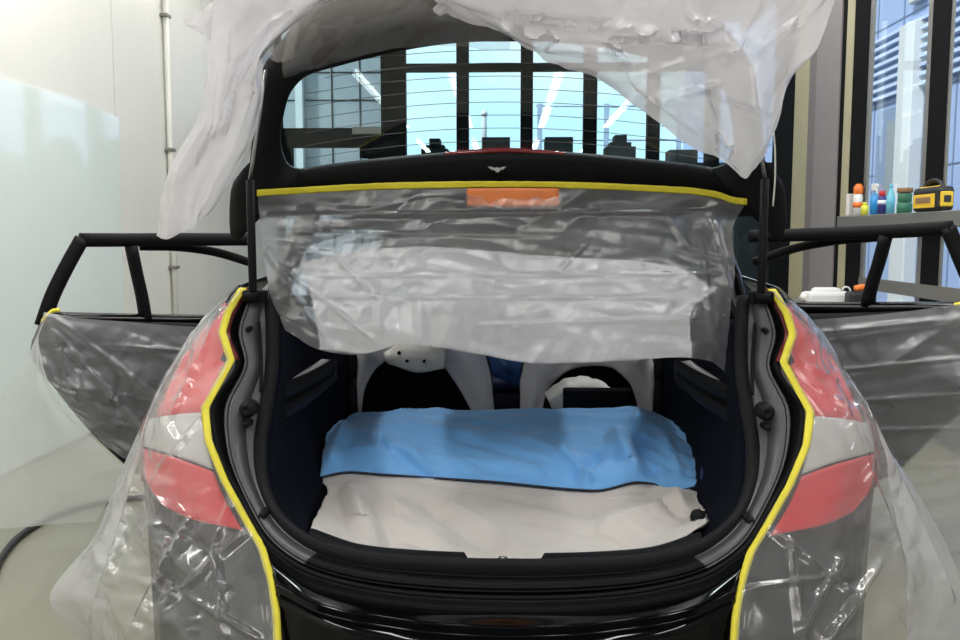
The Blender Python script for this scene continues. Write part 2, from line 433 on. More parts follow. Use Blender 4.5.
# glossy pale sheet on the left wall with a sloping top edge
pts = [Vector((XL + .004, PX(-60, 235, XL).y, .02)), Vector((XL + .004, PX(118, 235, XL).y, .02)), PX(118, 118, XL + .004), PX(78, 100, XL + .004), PX(-60, 62, XL + .004)]
o = MB().prism(pts, (.006, 0, 0)).build('wall_sheet', 'sheet_wall'); tag(o, 'pale green glossy sheet with sloping top edge covering the left wall', 'wall sheet')
# ceiling tube lamps; the far, dimmer row is added to brighten the left wall
for k, x in enumerate((-2.0, -.72, .72, 2.0)):
    for j, y in enumerate((-1.6, 3.6, 6.7)):
        e = empty('tube_lamp', (x, y, 3.45)); tag(e, 'white ceiling tube lamp hung above the parked car', 'ceiling lamp', 'ceiling tube lamps')
        MB().box((x - .06, y - 1.5, 3.46), (x + .06, y + 1.5, 3.52), .01).build('lamp_housing', 'white_plastic', e)
        MB().tube([(x, y - 1.45, 3.435), (x, y + 1.45, 3.435)], .025, 8).build('lamp_tube', 'lamp_glow', e)
        for yy in (-1.2, 1.2): MB().tube([(x, y + yy, 3.5), (x, y + yy, ZC)], .006, 6).build('hanger', 'steel', e)
        L = area('tube_light', (x, y, 3.40), (0, 0, 0), .14, 2.9, TUBE_POWER * (1, 1, .3)[j], (1, .98, .94))
# ================================================================== OUTSIDE
struct(MB().box((-40, 10.6, -.4), (40, 60, -.2)).box((2.9, -20, -.4), (40, 10.6, -.2)).build('ground', 'ground'))
b = empty('office_building', (6, 12, -.2)); tag(b, 'blue grey office building with louvres outside the right hand windows', 'building')
m = MB(); XO = 6.0
m.box((XO, 4, -.2), (XO + 3, 30, 9)); m.build('facade', 'facade_blue', b)
m = MB()
for k in range(8): m.box((XO - .10, 4.2, 3.38 + k * .13), (XO - .02, 16, 3.43 + k * .13))
m.build('louver_panel', 'louver', b)
def by(px): return PX(px, 235, XO).y
m = MB()
for z in (2.2, 3.28, 4.5, 6): m.box((XO - .012, 4, z), (XO, 30, z + .02))
for px in (895, 950, 1000, 870): m.box((XO - .012, by(px), -.2), (XO, by(px) + .03, 9))
m.build('panel_seam', 'facade_dark', b)
m = MB(); m.box((XO - .06, by(900), 1.5), (XO, by(876), 3.2)); wf = m.build('window', 'facade_dark', b)
MB().box((XO - .08, by(897), 1.6), (XO - .055, by(887), 3.0)).build('window_pane', 'panel_pale', wf)
MB().box((XO - .2, by(918), -.2), (XO, by(903), 4.3), .02).build('white_pier', 'building_white', b)
MB().box((XO - .12, by(918), 4.6), (XO, by(905), 5.2), .02).build('white_box', 'building_white', b)
e = empty('pale_building', (-2.6, 13, -.2)); tag(e, 'pale panelled building outside behind the left end of the rear glass', 'building')
MB().box((-4.6, 12.5, -.2), (-1.62, 12.8, 5)).build('facade', 'panel_pale', e)
m = MB()
for px in (304, 332, 360): m.box((P(px, 100, 12.5).x - .008, 12.488, -.2), (P(px, 100, 12.5).x + .008, 12.5, 5))
for py in (72, 100): m.box((-4.6, 12.488, fz(py, 12.5)), (-1.62, 12.5, fz(py, 12.5) + .014))
m.build('panel_seam', 'roof_dark', e)
MB().box((P(296, 100, 12.4).x, 12.35, -.2), (P(303, 100, 12.4).x, 12.49, 5)).build('corner_trim', 'building_white', e)
m = MB(); m.box((-1.5, 13.2, -.2), (4.2, 16, fz(163, 13.2))); o = m.build('low_roof_building', 'roof_dark'); tag(o, 'low dark flat roofed building outside carrying the stepped blocks', 'building')
zr = fz(163, 13.2)
for k, (a, c, top, st, lab) in enumerate(((421, 448, 138, 1, 'leftmost dark stepped block on the flat roof outside'), (482, 510, 137, 0, 'second dark block from the left on the flat roof outside'), (545, 573, 137, 0, 'middle dark block on the flat roof outside'),
                            (606, 636, 135, 1, 'fourth dark stepped block on the flat roof outside'), (670, 698, 150, 0, 'rightmost dark block on the flat roof outside'))):
    Y = 13.4; x0, x1 = P(a, 150, Y).x, P(c, 150, Y).x; zt = fz(top, Y); wd = x1 - x0
    m = MB(); m.box((x0, Y, zr), (x1, Y + .4, zr + (zt - zr) * (.6 if st else 1)), .01)
    if st: m.box((x0 + wd * .3, Y + .02, zr + .1), (x1 - wd * .3, Y + .38, zt), .01); m.box((x0 + wd * .15, Y + .02, zr + .1), (x1 - wd * .15, Y + .38, zr + (zt - zr) * .75))
    tag(m.build('roof_block', 'roof_dark'), lab, 'roof block', 'dark blocks on the flat roof outside')
r_ = empty('roof_railing', (1, 14.6, zr)); tag(r_, 'pale thin railing standing on the flat roof outside', 'railing')
Y = 14.6
for px in (540, 607, 680): MB().box((P(px - 2.5, 100, Y).x, Y, zr), (P(px + 2.5, 100, Y).x, Y + .06, fz(104, Y))).build('post', 'louver', r_)
for py in (106, 140): MB().tube([P(536, py, Y + .03), P(720, py, Y + .03)], .018, 6).build('rail', 'louver', r_)
lp = empty('lamp_post', (P(484, 130, 14.2).x, 14.2, zr)); tag(lp, 'pale post with a ball top on the flat roof outside', 'post')
MB().tube([Vector((P(484, 163, 14.2).x, 14.2, zr)), P(484, 115, 14.2)], .045, 8).build('pole', 'building_white', lp)
m = MB(); bb = bmesh.new(); bmesh.ops.create_uvsphere(bb, u_segments=12, v_segments=8, radius=.06); m.merge(bb, Matrix.Translation(P(484, 114, 14.2))); m.build('ball_top', 'silver', lp)
# ================================================================== THE CAR
car = empty('car', (0, 3.2, 0)); tag(car, 'black hatchback car with raised tailgate and open doors wrapped in masking film', 'car')
def interp(tab, x):
    if x <= tab[0][0]: return tab[0][1]
    for (a, b), (c, d) in zip(tab, tab[1:]):
        if x <= c: return b + (d - b) * (x - a) / (c - a)
    return tab[-1][1]
TAPE = [(243, 288, 2.47), (228, 312, 2.43), (222, 332, 2.395), (231, 360, 2.34), (216, 388, 2.28), (205, 408, 2.24), (208, 440, 2.165), (224, 480, 2.08), (243, 515, 2.01), (262, 548, 1.94), (271, 580, 1.88), (276, 612, 1.83), (278, 645, 1.80), (279, 700, 1.76)]
TX = [(b, a) for a, b, c in TAPE]; TY = [(b, c) for a, b, c in TAPE]
SIL = [(284, 238), (300, 221), (318, 204), (352, 180), (395, 158), (430, 145), (470, 142), (505, 146), (560, 150), (640, 155), (720, 160)]
def Yq(px, py):
    t = interp(TX, py); o = interp(SIL, py); s = max(0, (t - px) / max(t - o, 3))
    return interp(TY, py) + .015 + .20 * s * s
def Q(px, py, d=0): return P(px, py, Yq(px, py) + d)
LIP = [(246, 290, 2.47), (227, 332, 2.40), (236, 362, 2.34), (211, 406, 2.24), (215, 448, 2.15), (244, 508, 2.02), (266, 545, 1.94), (300, 570, 1.90), (360, 588, 1.87), (430, 597, 1.86), (505, 600, 1.855)]
SEAL = [(271, 296, 2.50), (273, 330, 2.46), (272, 370, 2.39), (267, 405, 2.32), (261, 445, 2.24), (263, 482, 2.16), (277, 516, 2.07), (311, 544, 2.0), (360, 559, 1.965), (430, 566, 1.945), (505, 569, 1.94)]
def full(tab): L = [P(*t) for t in tab]; return L + mir(L[:-1])[::-1]
NL = 121
lip = cr(full(LIP), NL); sea = cr(full(SEAL), NL)
rails = []
for f, dy in ((0, 0), (.04, .012), (.10, .045), (.20, .05), (.27, .0), (.33, -.006), (.64, .008), (1.0, .02)):
    rails.append([a.lerp(b, f) + Vector((0, dy, -dy * .3)) for a, b in zip(lip, sea)])
m = MB()
def fm(i, j):
    top = min(i, NL - 2 - i)
    return 1 if (j >= 4 and top < 40) else 0
for a_, b_ in ((0, 3), (3, 4), (4, 5), (5, 6), (6, 7)): m.grid(rails[a_:b_ + 1], matfn=lambda i, j: fm(i, j + a_))
m.build('boot_aperture', ['trim_black', 'primer_grey'], car, solid=.006)
# weatherstrip
m = MB(); n_ = len(sea)
rad = [.019 + .012 * max(0, 1 - abs(i - n_ / 2) / 34) for i in range(n_)]
m.tube([p + Vector((0, -.006, 0)) for p in sea], rad, 12, ry=.016, up=Vector((0, 1, .3)))
m.build('weatherstrip', 'rubber', car)
m = MB(); m.tube([p.lerp(q, .16) + Vector((0, .02, 0)) for p, q in zip(sea, lip)], .006, 8); m.build('weatherstrip_lip', 'rubber', car)
# bumper
half = lambda t: [P(*k) for k in t]
def sym(t): L = half(t); return L + mir(L[:-1])[::-1]
B = [sym([(266, 545, 1.94), (300, 570, 1.90), (360, 588, 1.87), (430, 597, 1.86), (505, 600, 1.855)]),
     sym([(267, 556, 1.935), (300, 580, 1.895), (360, 597, 1.865), (430, 606, 1.855), (505, 609, 1.85)]),
     sym([(270, 566, 1.90), (310, 590, 1.85), (370, 606, 1.82), (430, 614, 1.81), (505, 616, 1.805)]),
     sym([(275, 583, 1.86), (318, 604, 1.80), (390, 619, 1.775), (440, 625, 1.77), (505, 628, 1.765)]),
     sym([(277, 592, 1.845), (319, 614, 1.785), (390, 629, 1.76), (440, 635, 1.755), (505, 638, 1.75)]),
     sym([(279, 660, 1.80), (330, 680, 1.76), (400, 690, 1.74), (505, 696, 1.735)]),
     sym([(285, 860, 1.82), (330, 870, 1.79), (400, 880, 1.77), (505, 880, 1.77)])]
m = MB(); m.grid(sheet(B[:4], 81, 24), matfn=lambda i, j: 1 if j < 9 else 0); m.grid(sheet(B[3:5], 81, 6)); m.grid(sheet(B[4:], 81, 24)); m.build('rear_bumper', ['paint_black', 'trim_black'], car, solid=.004)
# body shoulder between bumper and gutter: side panels with lamps
for sd in (0, 1):
    fl = (lambda g: g) if sd == 0 else flip
    rows = []
    for k in range(34):
        py = 286 + k * 13
        t = interp(TX, py); o = interp(SIL, py)
        r = [P(t, py, interp(TY, py))] + [Q(t + (o - t) * s, py) for s in (.2, .4, .6, .8, .93, 1.0)]
        e = r[-1]; r += [e + Vector((-.012, .10, 0)), e + Vector((.0, .5, .02))]
        rows.append(r)
    MB().grid(fl(rows)).build('quarter_panel', 'paint_black', car, solid=.004)
    tl = MB()
    def lampsheet(rl, d=-.012): return fl(sheet([[Q(a, b, d) for a, b in r] for r in rl], 24, 16))
    tl.grid(lampsheet([[(240, 296), (232, 302), (224, 302)], [(222, 330), (210, 335), (198, 336)], [(229, 361), (205, 362), (178, 364)], [(214, 388), (190, 392), (165, 392)], [(203, 412), (180, 414), (153, 418)]]))
    tl.grid(lampsheet([[(146, 449), (180, 459), (214, 472)], [(149, 480), (185, 490), (226, 500)], [(166, 506), (202, 522), (244, 531)]]))
    lamp = tl.build('taillight', 'lens_red', car, solid=.01)
    MB().grid(lampsheet([[(152, 420), (178, 416), (203, 414)], [(148, 434), (178, 436), (207, 440)], [(147, 447), (180, 457), (214, 470)]])).build('reverse_lens', 'lens_clear', lamp, solid=.01)
    MB().grid(lampsheet([[(152, 418), (148, 434), (145, 449), (149, 482)], [(148, 418), (143, 434), (141, 449), (145, 482)]], -.008)).build('lens_rim', 'lens_dark_red', lamp, solid=.01)
    strip = [[P(a + 1, b, c - .004) for a, b, c in TAPE[0:4]], [P(a + 8, b, c + .004) for a, b, c in TAPE[0:4]]]
    MB().grid(fl(sheet(strip, 20, 3))).build('lens_inner_edge', 'lens_dark_red', lamp, solid=.004)
    # bolts and rubber stops on the flange
    for px, py, Y, rr, nm in ((248, 409, 2.245, .022, 'rubber_stop'), (247, 424, 2.225, .009, 'bolt'), (249, 329, 2.42, .008, 'bolt'), (263, 515, 2.03, .011, 'bolt')):
        c = P(px, py, Y); c.x = c.x if sd == 0 else -c.x
        mm = MB(); mm.lathe(c, [(rr, .03), (rr, -.006), (rr * .75, -.012), (rr * .7, -.018), (rr * .35, -.02), (rr * .3, -.016)], 18, 'y'); mm.build(nm, 'rubber', car)
    q = [P(259, 322, 2.425), P(261, 358, 2.37), P(261, 392, 2.305)]
    MB().tube(cr(mir(q) if sd else q, 14), .005, 8).build('seam', 'trim_black', car)
    # boot side trim, dark navy
    tr = [[(276, 318, 2.50), (276, 370, 2.42), (269, 420, 2.32), (266, 460, 2.23), (270, 495, 2.15), (294, 529, 2.06), (308, 542, 2.03)],
          [(292, 318, 2.7), (291, 370, 2.7), (284, 420, 2.6), (280, 460, 2.45), (282, 495, 2.3), (296, 530, 2.12), (304, 541, 2.06)],
          [(318, 325, 3.1), (318, 370, 3.1), (314, 420, 3.0), (308, 460, 2.8), (300, 494, 2.5), (300, 524, 2.2), (304, 538, 2.08)],
          [(356, 328, 4.0), (356, 370, 4.0), (352, 415, 3.9), (340, 452, 3.3), (320, 490, 2.7), (309, 520, 2.3), (306, 535, 2.12)]]
    MB().grid(fl(sheet([[P(*k) for k in r] for r in tr], 30, 24))).build('boot_side_trim', 'navy_trim', car, solid=.006)
    # parcel shelf ledge
    poly = [Pz(281, 386, .80), Pz(294, 356, .80), Pz(333, 360, .80), Pz(310, 374, .80)]
    if sd: poly = mir(poly)[::-1]
    led = MB(); led.prism(poly, (0, 0, -.012)); lo = led.build('parcel_shelf_ledge', 'ledge_grey', car)
    tp_ = [Pz(280, 386, .797), Pz(296, 380, .797), Pz(311, 373, .797), Pz(334, 360, .797)]
    def dn(dx, dy, dY): return [P(q[0] + dx, q[1] + e * dy, p.y + dY) for p, q, e in ((p, proj(p), e) for p, e in zip(tp_, (1.3, 1.15, 1, .75)))]
    bm_ = [tp_, dn(0, 2, -.02), dn(0, 7, -.02), dn(0, 8, .02), dn(0, 17, .03), dn(0, 18, -.01), dn(0, 24, -.005), dn(0, 25, .06)]
    mm = MB(); mm.grid(fl(sheet(bm_, 24, 36, across=lin))); mm.build('ledge_beam', 'trim_black', car, solid=.012)
    pp = [P(351, 340, 3.75), P(350, 372, 3.75), P(352, 412, 3.75)]
    if sd: pp = mir(pp)
    MB().tube(cr(pp, 8), .028, 8).build('pillar_trim', 'rubber', car)
    # gas strut
    q0, q1, q2 = P(253, 292, 2.44), P(250, 180, 2.42), P(266, 70, 2.36)
    if sd: q0, q1, q2 = mir((q0, q1, q2))
    s_ = MB().tube([q0, q0.lerp(q1, .02), q1], .0115, 12).build('gas_strut', 'trim_black', car)
    MB().tube([q1, q2], .005, 8).build('strut_rod', 'steel', s_)
    br = MB(); c = q0; br.box((c.x - .03, c.y - .01, c.z - .03), (c.x + .035, c.y + .03, c.z + .005), .006); br.tube([c + Vector((-.02, -.02, -.012)), c + Vector((.02, -.02, -.012))], .012, 10)
    br.build('strut_bracket', 'trim_black', s_)
    # bumper lip scuff plates
    sc = [[(312, 528, 2.08), (356, 543, 2.03), (420, 550, 2.01), (464, 552, 2.0)], [(309, 531, 2.04), (356, 546, 2.0), (420, 553, 1.985), (466, 555, 1.975)], [(313, 545, 2.0), (360, 558, 1.96), (420, 565, 1.94), (472, 567, 1.935)]]
    MB().grid(fl(sheet([[P(*k) for k in r] for r in sc], 30, 8))).build('sill_trim', 'trim_black', car, solid=.03)
    c = P(482 if not sd else 527, 563, 1.96); MB().box((c.x - .012, c.y - .01, c.z - .02), (c.x + .012, c.y + .015, c.z + .005), .004).build('rubber_stop', 'rubber', car)
c = P(503, 563, 1.965)
MB().tube([c + Vector((-.008, 0, -.03)), c + Vector((-.008, 0, .012)), c + Vector((-.004, 0, .017)), c + Vector((.004, 0, .017)), c + Vector((.008, 0, .012)), c + Vector((.008, 0, -.03))], .0035, 8).build('latch_striker', 'steel', car)
# cabin
MB().box((-.72, 2.02, .36), (.72, 5.6, .42)).build('boot_floor', 'navy_trim', car)
MB().box((-.66, 5.0, .42), (.66, 5.5, .86), .05).build('dashboard', 'seat_black', car)
rf = [[Vector((x, y, 1.34 - .06 * (x / .66) ** 2 - max(0, y - 3.9) ** 2 * .12)) for x in [(-.66 + 1.32 * i / 16) for i in range(17)]] for y in (2.76, 3.2, 3.8, 4.4, 4.8, 5.1)]
MB().grid(rf).build('roof_panel', 'paint_black', car, solid=.03)
for sx in (-1, 1):
    MB().grid([[Vector((sx * (.74 - .0 * k), y, z)) for y in (3.2, 3.6, 4.0)] for k, z in enumerate((.36, .6, .85))]).build('body_side', 'paint_black', car, solid=.03)
    MB().tube(cr([Vector((sx * .74, 2.62, .86)), Vector((sx * .70, 2.7, 1.1)), Vector((sx * .655, 2.85, 1.29)), Vector((sx * .655, 4.2, 1.30)), Vector((sx * .66, 5.0, 1.15)), Vector((sx * .68, 5.5, .92))], 24), .035, 8).build('roof_rail', 'paint_black', car)
for sx in (-1, 1):
    fw = [[Vector((sx * x, y, z)) for x, y in ((1.17, 4.02), (1.12, 4.3), (1.02, 4.9), (.92, 5.6), (.75, 6.2))] for z in (.22, .5, .74)] + [[Vector((sx * x, y, .82)) for x, y in ((1.12, 4.04), (1.07, 4.3), (.97, 4.9), (.86, 5.6), (.68, 6.15))], [Vector((sx * x, y, .83)) for x, y in ((.80, 4.06), (.78, 4.3), (.72, 4.9), (.6, 5.6), (.4, 6.1))]]
    MB().grid(sheet(fw, 24, 20)).build('front_wing', 'paint_black', car, solid=.01)
# front seats with arched backs
for (k, out, inn) in ((0, [(352, 416), (354, 372), (362, 338), (420, 322), (478, 338), (489, 368), (495, 416)], [(361, 416), (365, 388), (380, 365), (408, 354), (438, 362), (456, 384), (474, 416)]),
                      (1, [(520, 416), (522, 372), (530, 350), (590, 336), (648, 350), (657, 376), (662, 416)], [(541, 416), (548, 390), (562, 374), (590, 366), (614, 369), (627, 380), (641, 416)])):
    Y = 4.05
    a = cr([P(x, y, Y - .03) for x, y in out], 40); b = cr([P(x, y, Y - .05) for x, y in inn], 40)
    lowz = .42
    m = MB(); mid = [p.lerp(q, .5) + Vector((0, -.03, 0)) for p, q in zip(a, b)]
    st = empty('x') if False else None
    body = MB(); poly = [Vector((p.x, Y + .0, p.z)) for p in a]; poly = [Vector((poly[0].x, Y, lowz))] + poly + [Vector((poly[-1].x, Y, lowz))]
    body.prism(poly, (0, .14, 0)); seat = body.build('seat_backrest', 'seat_black', car)
    cov = MB(); cov.grid(wrinkle(sheet([a, mid, b], 60, 14), .012, (10, 10, 6), 3 + k))
    co = cov.build('seat_cover', 'cover_grey', solid=.004)
    tag(co, ('grey fabric cover around the left seat back beneath the perforated pad' if k == 0 else 'grey fabric cover around the right seat back behind the white crumpled cloth'), 'seat cover', 'grey seat covers')
# perforated white headrest pad
m = MB(); g = sheet([[P(386, 356, 3.97), P(405, 342, 3.97), P(446, 340, 3.97)], [P(386, 357, 3.96), P(415, 352, 3.94), P(446, 355, 3.96)], [P(389, 361, 3.97), P(418, 371, 3.96), P(444, 367, 3.97)]], 20, 12); m.grid(g)
pad = m.build('seat_pad', 'pad_white', solid=.02); tag(pad, 'off white perforated pad at the top of the left seat', 'seat pad')
for px, py in ((399, 353), (407, 361), (416, 359.5), (416, 352), (424, 361)):
    MB().lathe(P(px, py, 3.925), [(.0085, .02), (.0085, 0)], 10, 'y').build('hole', 'seat_black', pad)
# ------------------------------------------------------------------ tailgate
def Yg(py): return 2.62 + (py - 190) * .0016
def G(px, py, d=0): return P(px, py, Yg(py) + d)
outer = [(250, 212), (236, 238), (234, 200), (237, 184), (249, 176), (256, 140), (261, 100), (266, 72), (284, 45), (305, 20), (345, 2), (420, -12), (505, -16)]
inner = [(330, 169), (303, 173), (287, 168), (278, 150), (280, 112), (287, 90), (300, 75), (340, 61), (380, 51), (420, 43), (450, 39), (480, 37), (505, 37)]
def gring(tab, d=0): L = [G(a, b, d) for a, b in tab]; return L + mir(L[:-1])[::-1]
m = MB()
A = gring(outer, .02); A2 = gring(outer, -.01); Bn = gring(inner, -.02); B2 = gring(inner, .015)
NA = 97
m.grid([cr(A, NA), cr(A2, NA), [p.lerp(q, .3) + Vector((0, -.03, 0)) for p, q in zip(cr(A2, NA), cr(Bn, NA))], [p.lerp(q, .7) + Vector((0, -.025, 0)) for p, q in zip(cr(A2, NA), cr(Bn, NA))], cr(Bn, NA), cr(B2, NA)])
# lower cross band closing the frame
low_t = gring([(303, 172), (330, 168), (407, 159.5), (450, 156), (505, 154)], -.004); low_b = gring([(250, 215), (300, 214), (407, 212), (450, 211), (505, 211)], .0)
m.grid(sheet([gring([(303, 172), (330, 168), (407, 159.5), (450, 156), (505, 154)], .02), low_t, low_b], 60, 10, along=cr))
tg = m.build('tailgate', 'trim_black', car, solid=.012)
gl = []
top = cr(gring([(278, 150), (280, 112), (289, 86), (302, 66), (340, 46), (420, 35), (505, 32)], .006), 60)
bot = cr(gring([(279, 152), (287, 170), (310, 176), (340, 172), (407, 164), (450, 160), (505, 158)], .006), 60)
MB().grid([lin([p, q], 12) if False else None for p, q in []] or [[p.lerp(q, s / 11) for p, q in zip(top, bot)] for s in range(12)]).build('rear_window', 'tint_glass', tg, solid=.004)
m = MB()
for k in range(9):
    py = 56 + k * 13
    pts = [G(x, y + .00045 * (x - 505) ** 2 * (1 if k >= 0 else 0) - 6, .0) for x, y in ((x, py) for x in range(505 - 200, 505 + 201, 20)) if y + .00045 * (x - 505) ** 2 - 6 < interp([(300, 166), (407, 157), (505, 152), (603, 157), (710, 166)], x) and y + .00045 * (x - 505) ** 2 - 6 > 36 and abs(x - 505) < interp([(40, 110), (66, 190), (90, 212), (150, 222)], y)]
    if len(pts) > 3: m.tube(pts, .0009, 4)
m.build('heating_wires', 'wire', tg)
m = MB(); m.tube(cr([G(445, 154.5, -.01), G(505, 150.5, -.01), G(565, 154.5, -.01)], 12), .008, 8); m.build('brake_light', 'lens_dark_red', tg)
em = [(488, 166.5), (492, 166.8), (495, 168), (497, 167), (499, 168), (502, 167), (506, 166.5), (503, 169.5), (500, 170), (499, 172), (496, 172), (494.5, 170), (491, 169.5)]
MB().prism([G(a, b, -.062) for a, b in em], (0, .01, 0)).build('wing_emblem', 'silver', tg)
# doors ---------------------------------------------------------------
def door(side):
    # left side coordinates, outer edge nearer, hinge deeper
    Yd = lambda px: interp([(20, 3.35), (60, 3.45), (260, 4.05)], px)
    if side == 0: D = lambda px, py, d=0: P(px, py, Yd(px) + d)
    else:
        def D(px, py, d=0):
            p = P(1010 - px, py, Yd(px) + d); return p
    dr = MB()
    if side == 0:
        TR = [(80, 240), (120, 240), (180, 239.5), (252, 239.5)]; ED = [(82, 239), (67, 266), (52, 297), (42, 326)]
        PI = [(131, 246), (136, 270), (142, 297), (146, 322)]; CU = [(140, 246), (180, 247), (215, 252), (252, 263)]; BE = [(48, 319), (100, 320), (170, 321), (260, 322)]
        PB = [[(42, 318), (100, 320), (180, 322), (262, 324)], [(30, 350), (100, 360), (180, 370), (262, 380)], [(58, 392), (110, 405), (180, 420), (262, 440)], [(98, 440), (140, 452), (190, 462), (262, 475)], [(128, 468), (160, 476), (200, 482), (262, 488)]]
    else:
        TR = [(58, 228), (110, 231), (180, 234), (260, 236)]; ED = [(62, 228), (52, 252), (40, 280), (25, 312)]
        PI = [(124, 236), (131, 262), (138, 285), (143, 306)]; CU = [(133, 237), (170, 240), (210, 247), (256, 262)]; BE = [(30, 310), (90, 309), (150, 309), (230, 308)]
        PB = [[(25, 308), (80, 310), (150, 312), (250, 314)], [(10, 350), (80, 352), (160, 360), (250, 370)], [(30, 392), (90, 405), (165, 420), (250, 440)], [(80, 440), (115, 452), (170, 462), (250, 475)], [(110, 470), (135, 480), (185, 486), (250, 490)]]
    g = [[D(*q) for q in r] for r in PB]; dr.grid(sheet(g, 24, 18)); o = dr.build('rear_door', 'trim_black', car, solid=.10)
    wf = MB()
    wf.tube(cr([D(*q) for q in TR], 20), .021, 10, ry=.03); wf.tube(cr([D(*q) for q in ED], 16), .022, 10, ry=.03)
    wf.build('window_frame', 'trim_black', o)
    MB().tube(cr([D(*q) for q in PI], 10), .034, 10, ry=.025).build('window_divider', 'trim_black', o)
    MB().tube(cr([D(*q, .04) for q in CU], 16), .014, 8, ry=.02).build('frame_rail', 'trim_black', o)
    MB().tube(cr([D(*q) for q in BE], 14), .028, 8, ry=.03).build('belt_trim', 'paint_black', o)
    return D
DL = door(0); DR = door(1)
# ================================================================== MASKING TAPE AND FILM
for sd, lab in ((0, 'yellow masking tape strip down the left edge of the boot opening'), (1, 'yellow masking tape strip down the right edge of the boot opening')):
    g = sheet([[P(a + 4, b, c - .014) for a, b, c in TAPE], [P(a, b, c - .017) for a, b, c in TAPE], [P(a - 4, b, c - .014) for a, b, c in TAPE]], 110, 5, along=lin)
    g = wrinkle(g, .003, (40, 40, 40), sd)
    if sd: g = flip(g)
    tag(MB().grid(g).build('masking_tape', 'tape_yellow', solid=.0012), lab, 'masking tape')
TG = [(257, 193), (300, 190.5), (360, 187), (430, 185), (505, 184.5), (580, 185.5), (650, 188.5), (700, 192), (720, 195.5), (732, 200), (747, 202)]
g = sheet([[G(a, b - 3.2, -.064) for a, b in TG], [G(a, b, -.064) for a, b in TG], [G(a, b + 3.2, -.064) for a, b in TG]], 90, 5)
tag(MB().grid(wrinkle(g, .003, (30, 30, 30), 4)).build('masking_tape', 'tape_yellow', solid=.001), 'long yellow masking tape strip across the tailgate above the hanging film', 'masking tape')
g = sheet([[G(467, 188.5, -.072), G(512, 188, -.072), G(559, 188.5, -.072)], [G(467, 206, -.082), G(512, 207, -.084), G(559, 206, -.082)]], 20, 6)
tag(MB().grid(wrinkle(g, .003, (25, 25, 25), 5)).build('orange_tape', 'tape_orange', solid=.001), 'orange rectangular tape patch just under the long yellow strip', 'tape patch')
for D, tab, lab in ((DL, [(41, 322), (46, 316), (52, 311), (60, 310)], 'short yellow tape piece on the outer corner of the left door'), (DR, [(38, 305), (48, 304), (56, 305)], 'short yellow tape piece on the outer corner of the right door')):
    g = sheet([[D(a, b - 2, -.05) for a, b in tab], [D(a, b + 2, -.052) for a, b in tab]], 14, 3)
    tag(MB().grid(g).build('masking_tape', 'tape_yellow', solid=.001), lab, 'masking tape')
# curtain of film hanging over the boot opening
c0 = [(258, 195), (300, 192), (360, 189), (430, 187), (505, 186.5), (580, 187.5), (650, 190), (700, 194), (728, 200), (744, 206)]
rows = [[G(a, b, -.058) for a, b in c0],
        [P(x, y, 2.54) for x, y in ((260, 222), (300, 224), (360, 222), (430, 221), (505, 222), (580, 222), (650, 221), (700, 221), (722, 221), (733, 228))],
        [P(x, y, 2.50) for x, y in ((264, 255), (300, 258), (360, 255), (430, 254), (505, 256), (580, 255), (650, 254), (700, 254), (722, 255), (735, 262))],
        [P(x, y, Y) for x, y, Y in ((273, 300, 2.46), (305, 305, 2.44), (360, 302, 2.46), (430, 300, 2.44), (505, 304, 2.44), (580, 306, 2.46), (650, 305, 2.44), (700, 308, 2.44), (720, 305, 2.45), (732, 300, 2.47))],
        [P(x, y, Y) for x, y, Y in ((284, 330, 2.44), (312, 347, 2.42), (356, 355, 2.44), (400, 345, 2.42), (470, 353, 2.42), (527, 363, 2.43), (620, 361, 2.42), (690, 358, 2.42), (712, 362, 2.44), (726, 372, 2.46))]]
g = sheet(rows, 280, 160)
g = crumple(g, .028, (.20, .08), 11, pin=(.08, 0, 0, 0), fold=.004, fdir=(1, .12), fcell=.05, octaves=2)
g = crease(g, [(270, 215, 720, 212, 4, 0.0060), (262, 232, 560, 236, 4, 0.0054), (300, 276, 720, 274, 4, 0.0060), (330, 297, 700, 298, 4, 0.0048), (480, 325, 700, 318, 4, 0.0048), (265, 250, 330, 345, 5, 0.0084), (272, 260, 372, 338, 4, 0.0072), (340, 262, 380, 300, 5, 0.0072), (560, 270, 590, 240, 4, 0.0072), (715, 215, 730, 300, 5, 0.0084), (700, 230, 712, 330, 5, 0.0072), (668, 215, 690, 250, 5, 0.0072), (300, 250, 350, 235, 5, 0.0072)])
rows2 = [[P(x, y, Y + .02) for x, y, Y in ((300, 262, 2.49), (360, 250, 2.50), (430, 246, 2.50), (505, 252, 2.50), (580, 258, 2.5), (650, 262, 2.48), (690, 272, 2.48), (716, 290, 2.48))]] + [[p + Vector((0, .022, 0)) for p in cr(r, 12)[1:11]] for r in rows[3:]]
g2 = crumple(sheet(rows2, 200, 100), .02, (.14, .10), 13, fold=.008, fdir=(1, 0), fcell=.06)  # second layer, added so the lower half of the curtain looks lit
o = MB().grid(g).grid(g2, matfn=lambda i, j: 1).build('masking_film', ['film_curtain', 'film_fold_lit']); tag(o, 'crinkled clear masking film curtain hanging from the tailgate tape over the boot', 'masking film')
